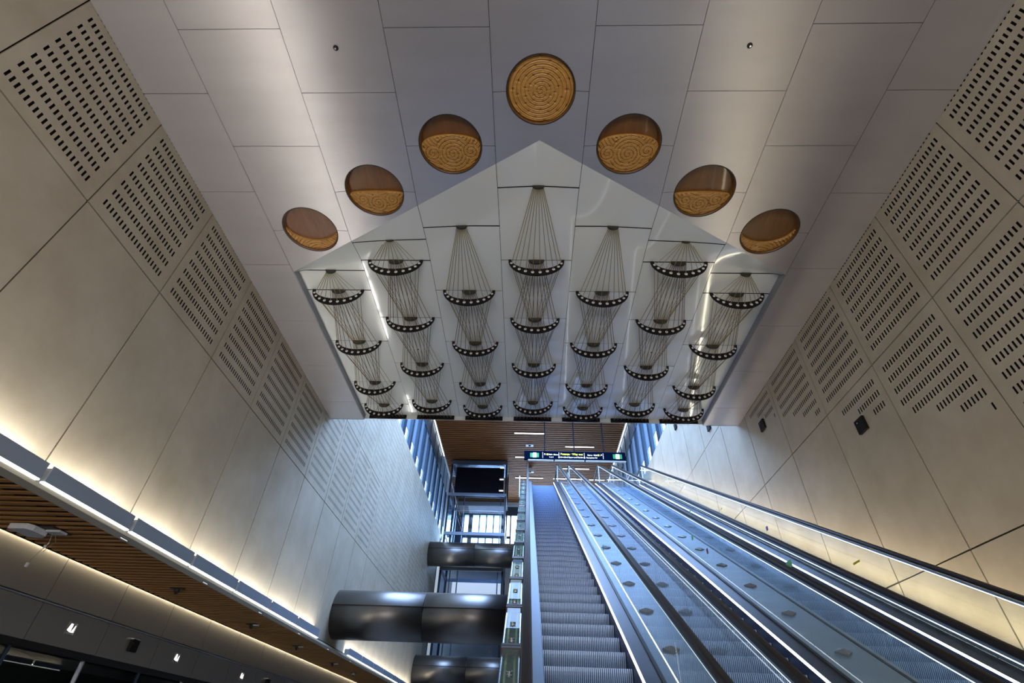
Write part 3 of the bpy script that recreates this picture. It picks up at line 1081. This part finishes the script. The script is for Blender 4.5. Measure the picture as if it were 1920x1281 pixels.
# outer truss skin below the casing
struct(MB().inc([(-0.30, -1.0), (0.19, -1.0), (0.19, -0.12), (-0.30, -0.12)], 4.6, YT).build('trim_3', 'dark_brown'))

# ---------------------------------------------------------------- upper hall
SKY1 = 22.6
cu = struct(MB().box(XL - 0.3, XR + 0.3, SKY1, YB + 0.3, ZU + 0.08, ZU + 0.25).build('ceiling_upper', 'dark_gap'))
mb = MB()
y = SKY1 + 0.1
while y < YB - 0.1:
    mb.box(XL + 0.12, XR - 0.12, y, y + 0.15, ZU, ZU + 0.08)
    y += 0.25
mb.build('timber_slats', 'timber_upper', cu)
for s, X in ((-1, XL), (1, XR)):
    MB().box(min(X, X - s * .12), max(X, X - s * .12), YE, YB, ZU - .02, ZU + .1).build('edge_profile', 'white_paint', cu)
    MB().box(min(X - s * .03, X - s * .07), max(X - s * .03, X - s * .07), YE, 30 if s < 0 else YB, ZU - .035, ZU - .02).build('edge_light', 'led_cool', cu)

sk = sroot('added_skylight', (0, 17.4, ZU))  # added skylight, unseen, opened to let blue daylight onto the steps
MB().box(XL, XR, YE + .2, SKY1, ZU + .1, ZU + .12).build('pane', 'window_glass', sk)
for y in (YE + .2, 14.8, 17.4, 20.0, SKY1 - .1):
    MB().box(XL, XR, y, y + .1, ZU - .1, ZU + .2).build('added_roof_beam', 'panel_blue', sk)

# clerestory windows each side
for s, X, nm in ((-1, XL, 'window_2'), (1, XR, 'window_3')):
    zb = 12.5 if s < 0 else 12.4
    wv = sroot(nm, (X, YE, zb))
    xa = X + s * 0.03
    xo = X + s * 0.16

    def bx(a, b, *r):
        return MB().box(min(a, b), max(a, b), *r)
    bx(xa, xo, YE + .2, 33.5, zb - .25, zb).build('sill', 'window_frame', wv)
    bx(xa, X + s * 0.2, YE + .2, YB, 15.35, ZU + .05).build('upper_panel', 'panel_blue', wv)
    y = YE + .2
    while y < YB:
        bx(X + s * .0, xa, y, y + .03, 15.35, ZU).build('panel_joint', 'window_frame', wv)
        y += 1.45
    bx(X + s * .02, X + s * .3, YE + .2, YB, 15.25, 15.35).build('head_rail', 'window_frame', wv)
    y = 12.6
    k = 0
    while y < 33:
        if k % 6 == 4:
            bx(xa, xo, y - .16, y + .16, zb, 15.3).build('column', 'window_frame', wv)
        bx(xa - s * (.045 if k % 2 == 0 else .02), xa + s * .03, y - .03, y + .03, zb, 15.3).build('fin', 'fin_blue' if k % 2 else 'window_frame', wv)
        a, b = y + .03, y + .695
        if k % 2:
            bx(X + s * .06, X + s * .09, a, b, zb, 15.3).build('frosted_pane', 'frosted_deep', wv)
        else:
            bx(X + s * .03, X + s * .06, a, b, 13.1, 15.3).build('frosted_pane', 'frosted_pale', wv)
            bx(X + s * .03, X + s * .035, a, b, zb, 13.1).build('clear_pane', 'window_glass', wv)
        y += 0.725
        k += 1
    bx(xa, X + s * 0.1, 33.2, YB, 12.2 if s > 0 else 11.25, 15.35).build('end_wall', 'panel_blue', wv)

# street front
ff = sroot('window_4', (0, YB, 11.25))
mb = MB()
mb.box(XL, XR, YB - .1, YB + .2, 15.65, 16.35)
mb.build('header', 'window_frame', ff)
MB().box(XL, XR, YB - .35, YB, 16.35, 16.6).build('head_beam', 'white_paint', ff)
for a, b in ((-5.54, -4.75), (-4.42, -4.12), (-1.95, -1.72), (-1.28, -1.18), (0.4, 0.6), (2.4, 2.6), (4.4, 4.6)):
    MB().box(a, b, YB - .1, YB + .15, 11.25, 15.65).build('post', 'window_frame', ff)
for x in (-3.60, -3.07, -2.53):
    MB().box(x - .04, x + .04, YB - .08, YB + .1, 11.25, 15.65).build('mullion', 'window_frame', ff)
MB().box(-5.5, -1.2, YB - .06, YB + .06, 13.95, 14.12).build('transom', 'window_frame', ff)
MB().box(XL, XR, YB, YB + .01, 11.25, 15.65).build('pane', 'window_glass', ff)

# guard rail along the edge of the upper floor
gr = thing('guard_rail', (-0.38, 24, 11.25), 'pale framed glass guard rail at the upper floor edge behind the casing', 'guard rail')
MB().box(-0.40, -0.36, 23.5, 33.8, 12.28, 12.33).build('top_rail', 'bright_steel', gr)
MB().box(-0.385, -0.375, 23.5, 33.8, 11.3, 12.28).build('glass_panel', 'rail_glass', gr)
for y in (23.5, 26, 28.5, 31, 33.7):
    MB().box(-0.40, -0.36, y, y + .05, 11.25, 12.28).build('post', 'bright_steel', gr)

# glass lift
lf = thing('glass_lift', (-3.14, 31.5, 0), 'tall black framed glass lift tower rising to the timber ceiling', 'lift')
LX0, LX1, LY0, LY1, LZ = -4.98, -1.30, 30.35, 32.9, 16.45
for x in (LX0, LX1 - .12):
    for y in (LY0, LY1 - .12):
        MB().box(x, x + .12, y, y + .12, 0, LZ).build('corner_post', 'lift_black', lf)
for z in (1.5, 4.0, 6.9, 9.72, 11.72, 14.15):
    mb = MB()
    mb.box(LX0, LX1, LY0 - .02, LY0 + .06, z - .09, z + .09)
    mb.box(LX0, LX1, LY1 - .06, LY1, z - .09, z + .09)
    mb.box(LX0, LX0 + .08, LY0, LY1, z - .09, z + .09)
    mb.box(LX1 - .08, LX1, LY0, LY1, z - .09, z + .09)
    mb.build('ring_beam', 'lift_steel', lf)
MB().box(LX0, LX1, LY0 - .03, LY0 + .08, LZ - .25, LZ).build('head_beam', 'lift_steel', lf)
MB().box(LX0, LX1, LY0, LY1, LZ, LZ + .05).build('roof', 'lift_black', lf)
MB().box(LX0 + .25, LX1 - .25, LY0 + .8, LY0 + .86, 14.3, LZ - .1).build('machine_panel', 'lift_black', lf)
MB().box(LX0 + .12, LX1 - .12, LY0 + .02, LY0 + .03, 0, LZ - .25).build('front_glass', 'lift_glass', lf)
MB().box(LX1 - .05, LX1 - .04, LY0 + .12, LY1 - .12, 0, LZ - .25).build('side_glass', 'lift_glass', lf)
MB().box(LX0 + .04, LX0 + .05, LY0 + .12, LY1 - .12, 0, LZ - .25).build('side_glass', 'lift_glass', lf)
for x in (LX0 + .45, LX0 + .9, LX1 - .42):
    MB().box(x, x + .06, LY0 + 1.0, LY0 + 1.1, 0, LZ - .3).build('guide_rail', 'lift_steel', lf)
MB().tube([(LX0 + .25, LY0 - .05, 14.5), (LX0 + .45, LY0 - .05, 13.3), (LX0 + 1.15, LY0 - .05, 11.7)], 0.012, 6).build('cable', 'bright_steel', lf)
for z in (16.0, 15.2, 14.45):
    MB().box(LX1 - .48, LX1 - .22, LY0 - .005, LY0 + .02, z - .05, z + .03).build('bracket_light', 'sign_white', lf)
# glowing patch standing in for a reflection in the lower glass
MB().box(LX0 + .5, LX1 - .1, LY1 - .3, LY1 - .25, 8.7, 9.55).build('reflection_patch', 'sign_white', lf)

# linear lights in the upper timber ceiling
UL = (((-0.82, 1.0), 26.8, 'thin white linear ceiling light above the sign, nearest one'),
      ((2.35, 4.15), 28.4, 'thin white linear ceiling light right behind the sign hangers'),
      ((-0.82, 1.0), 29.95, 'thin white linear ceiling light just left of the sign'),
      ((2.37, 4.15), 31.5, 'thin white linear ceiling light just under the sign'),
      ((-0.86, 1.1), 33.1, 'thin white linear ceiling light above the top of the open steps'),
      ((1.80, 3.75), 33.15, 'thin white linear ceiling light behind the first handrail ends'),
      ((4.3, 5.4), 33.2, 'short white linear ceiling light behind the middle handrail end'))
for (a, b), y, lab in UL:
    t = thing('linear_light', ((a + b) / 2, y, ZU), lab, 'ceiling light', 'linear lights in the upper timber ceiling')
    MB().box(a, b, y - .05, y + .05, ZU - .03, ZU).build('housing', 'white_paint', t)
    MB().box(a + .02, b - .02, y - .04, y + .04, ZU - .04, ZU - .03).build('diffuser', 'led_cool', t)
t = thing('ceiling_speaker', (0.1, 28.35, ZU), 'small pale square fitting with dark centre in the upper timber ceiling', 'speaker')
MB().box(-.12, .35, 28.2, 28.5, ZU - .03, ZU).build('plate', 'white_paint', t)
MB().cyl((.115, 28.35), .08, ZU - .045, ZU - .03, 20).build('grille', 'sign_blue', t)
t = thing('security_camera', (0.15, 31.6, ZU), 'white camera hanging from the upper timber ceiling beside the casing top', 'camera')
MB().box(.05, .3, 31.5, 31.7, ZU - .12, ZU).build('bracket', 'white_paint', t)
MB().box(-.05, .42, 31.35, 31.6, ZU - .36, ZU - .12).build('body', 'white_paint', t, bevel=0.03)
MB().cyl((.18, 31.4), .07, ZU - .42, ZU - .36, 16).build('lens', 'black_rubber', t)

# ---------------------------------------------------------------- way out sign
YS = 24.0
SX0, SX1, SZ0, SZ1 = -0.18, 5.10, 13.50, 13.99
sg = thing('way_out_sign', ((SX0 + SX1) / 2, YS, SZ0), 'long navy hanging sign with green exit symbols and yellow way out text', 'sign')
MB().box(SX0, SX1, YS, YS + .16, SZ0, SZ1).build('sign_box', 'sign_blue', sg, bevel=0.01)
for x in (0.9, 2.45, 4.0):
    MB().box(x - .03, x + .03, YS + .05, YS + .11, SZ1, ZU).build('hanger', 'hanger_black', sg)
for a, b in ((0.02, 1.35), (1.42, 2.95), (3.02, SX1)):
    MB().box(a, b, YS, YS + .16, SZ0 - .035, SZ0 - .005).build('lower_trim', 'white_paint', sg)
yf = YS - .004


def rect(x0, x1, z0, z1, m, nm, dy=0.0):
    MB().box(x0, x1, yf - .004 - dy, yf - dy, z0, z1).build(nm, m, sg)


for x in (0.13, 4.45):
    rect(x, x + .46, SZ0 + .11, SZ1 - .13, 'sign_green', 'exit_field')
    rect(x + .14, x + .33, SZ0 + .10, SZ1 - .12, 'sign_white', 'exit_door', .005)
    # running figure
    mb = MB()
    cx, cz = x + .235, SZ0 + .24
    yy = yf - .014
    mb.ext([(cx + .012 * math.cos(q), yy, cz + .085 + .015 * math.sin(q)) for q in [2 * PI * k / 10 for k in range(10)]], (0, .004, 0))
    for (a, b, c_, d_) in ((0, .065, 0, 0), (0, .055, .035, .03), (0, .055, -.035, .02), (0, 0, .035, -.03), (.035, -.03, .03, -.07), (0, 0, -.04, -.04)):
        mb.tube([(cx + a, yy, cz + b), (cx + c_, yy, cz + d_)], .009, 6)
    mb.build('running_figure', 'sign_green', sg)
for x in (0.78, 1.63, 2.95, 3.93):
    rect(x, x + .018, SZ0 + .08, SZ1 - .08, 'sign_white', 'divider')


def text(s_, x, z, size, m, nm, align='LEFT'):
    cu_ = bpy.data.curves.new(nm, 'FONT')
    cu_.body = s_
    cu_.size = size
    cu_.align_x = align
    cu_.extrude = 0.002
    cu_.offset = 0.003
    o = bpy.data.objects.new(nm, cu_)
    COL.objects.link(o)
    dg = bpy.context.evaluated_depsgraph_get()
    me = bpy.data.meshes.new_from_object(o.evaluated_get(dg))
    bpy.data.objects.remove(o)
    me.materials.clear()
    me.materials.append(MATS[m])
    q = bpy.data.objects.new(nm, me)
    q.rotation_euler = (PI / 2, 0, 0)
    q.parent = sg
    q.location = Vector((x, yf - .006, z)) - sg.location
    COL.objects.link(q)


text('Putanga · Way out', 2.30, SZ0 + .27, .155, 'sign_yellow', 'heading', 'CENTER')
text('to Beresford Square and Pitt Street', 2.30, SZ0 + .11, .098, 'sign_white', 'subtitle', 'CENTER')
text('Pahi · Buses', 1.10, SZ0 + .25, .105, 'sign_white', 'bus_text')
text('1 to 4', 1.12, SZ0 + .11, .09, 'sign_white', 'bus_subtext')
text('Buses · Pahi', 3.63, SZ0 + .25, .105, 'sign_white', 'bus_text', 'RIGHT')
text('Karangahape Rd', 3.62, SZ0 + .11, .085, 'sign_white', 'bus_subtext', 'RIGHT')


def dot(x, z, r, m, nm):
    MB().ext([(x + r * math.cos(2 * PI * k / 20), yf - .002, z + r * math.sin(2 * PI * k / 20)) for k in range(20)], (0, -.004, 0)).build(nm, m, sg)


dot(1.03, SZ0 + .29, .052, 'sign_yellow', 'yellow_disc')
dot(3.70, SZ0 + .29, .052, 'sign_yellow', 'yellow_disc')
dot(.90, SZ0 + .31, .035, 'sign_white', 'pin_head')
MB().add([(.87, yf - .006, SZ0 + .30), (.93, yf - .006, SZ0 + .30), (.90, yf - .006, SZ0 + .23)], [(0, 2, 1)]).build('pin_point', 'sign_white', sg)
mb = MB()
mb.tube([(3.79, yf - .006, SZ0 + .25), (3.87, yf - .006, SZ0 + .33)], .008, 6)
mb.tube([(3.81, yf - .006, SZ0 + .335), (3.875, yf - .006, SZ0 + .335), (3.875, yf - .006, SZ0 + .27)], .008, 6)
mb.build('arrow', 'sign_white', sg)
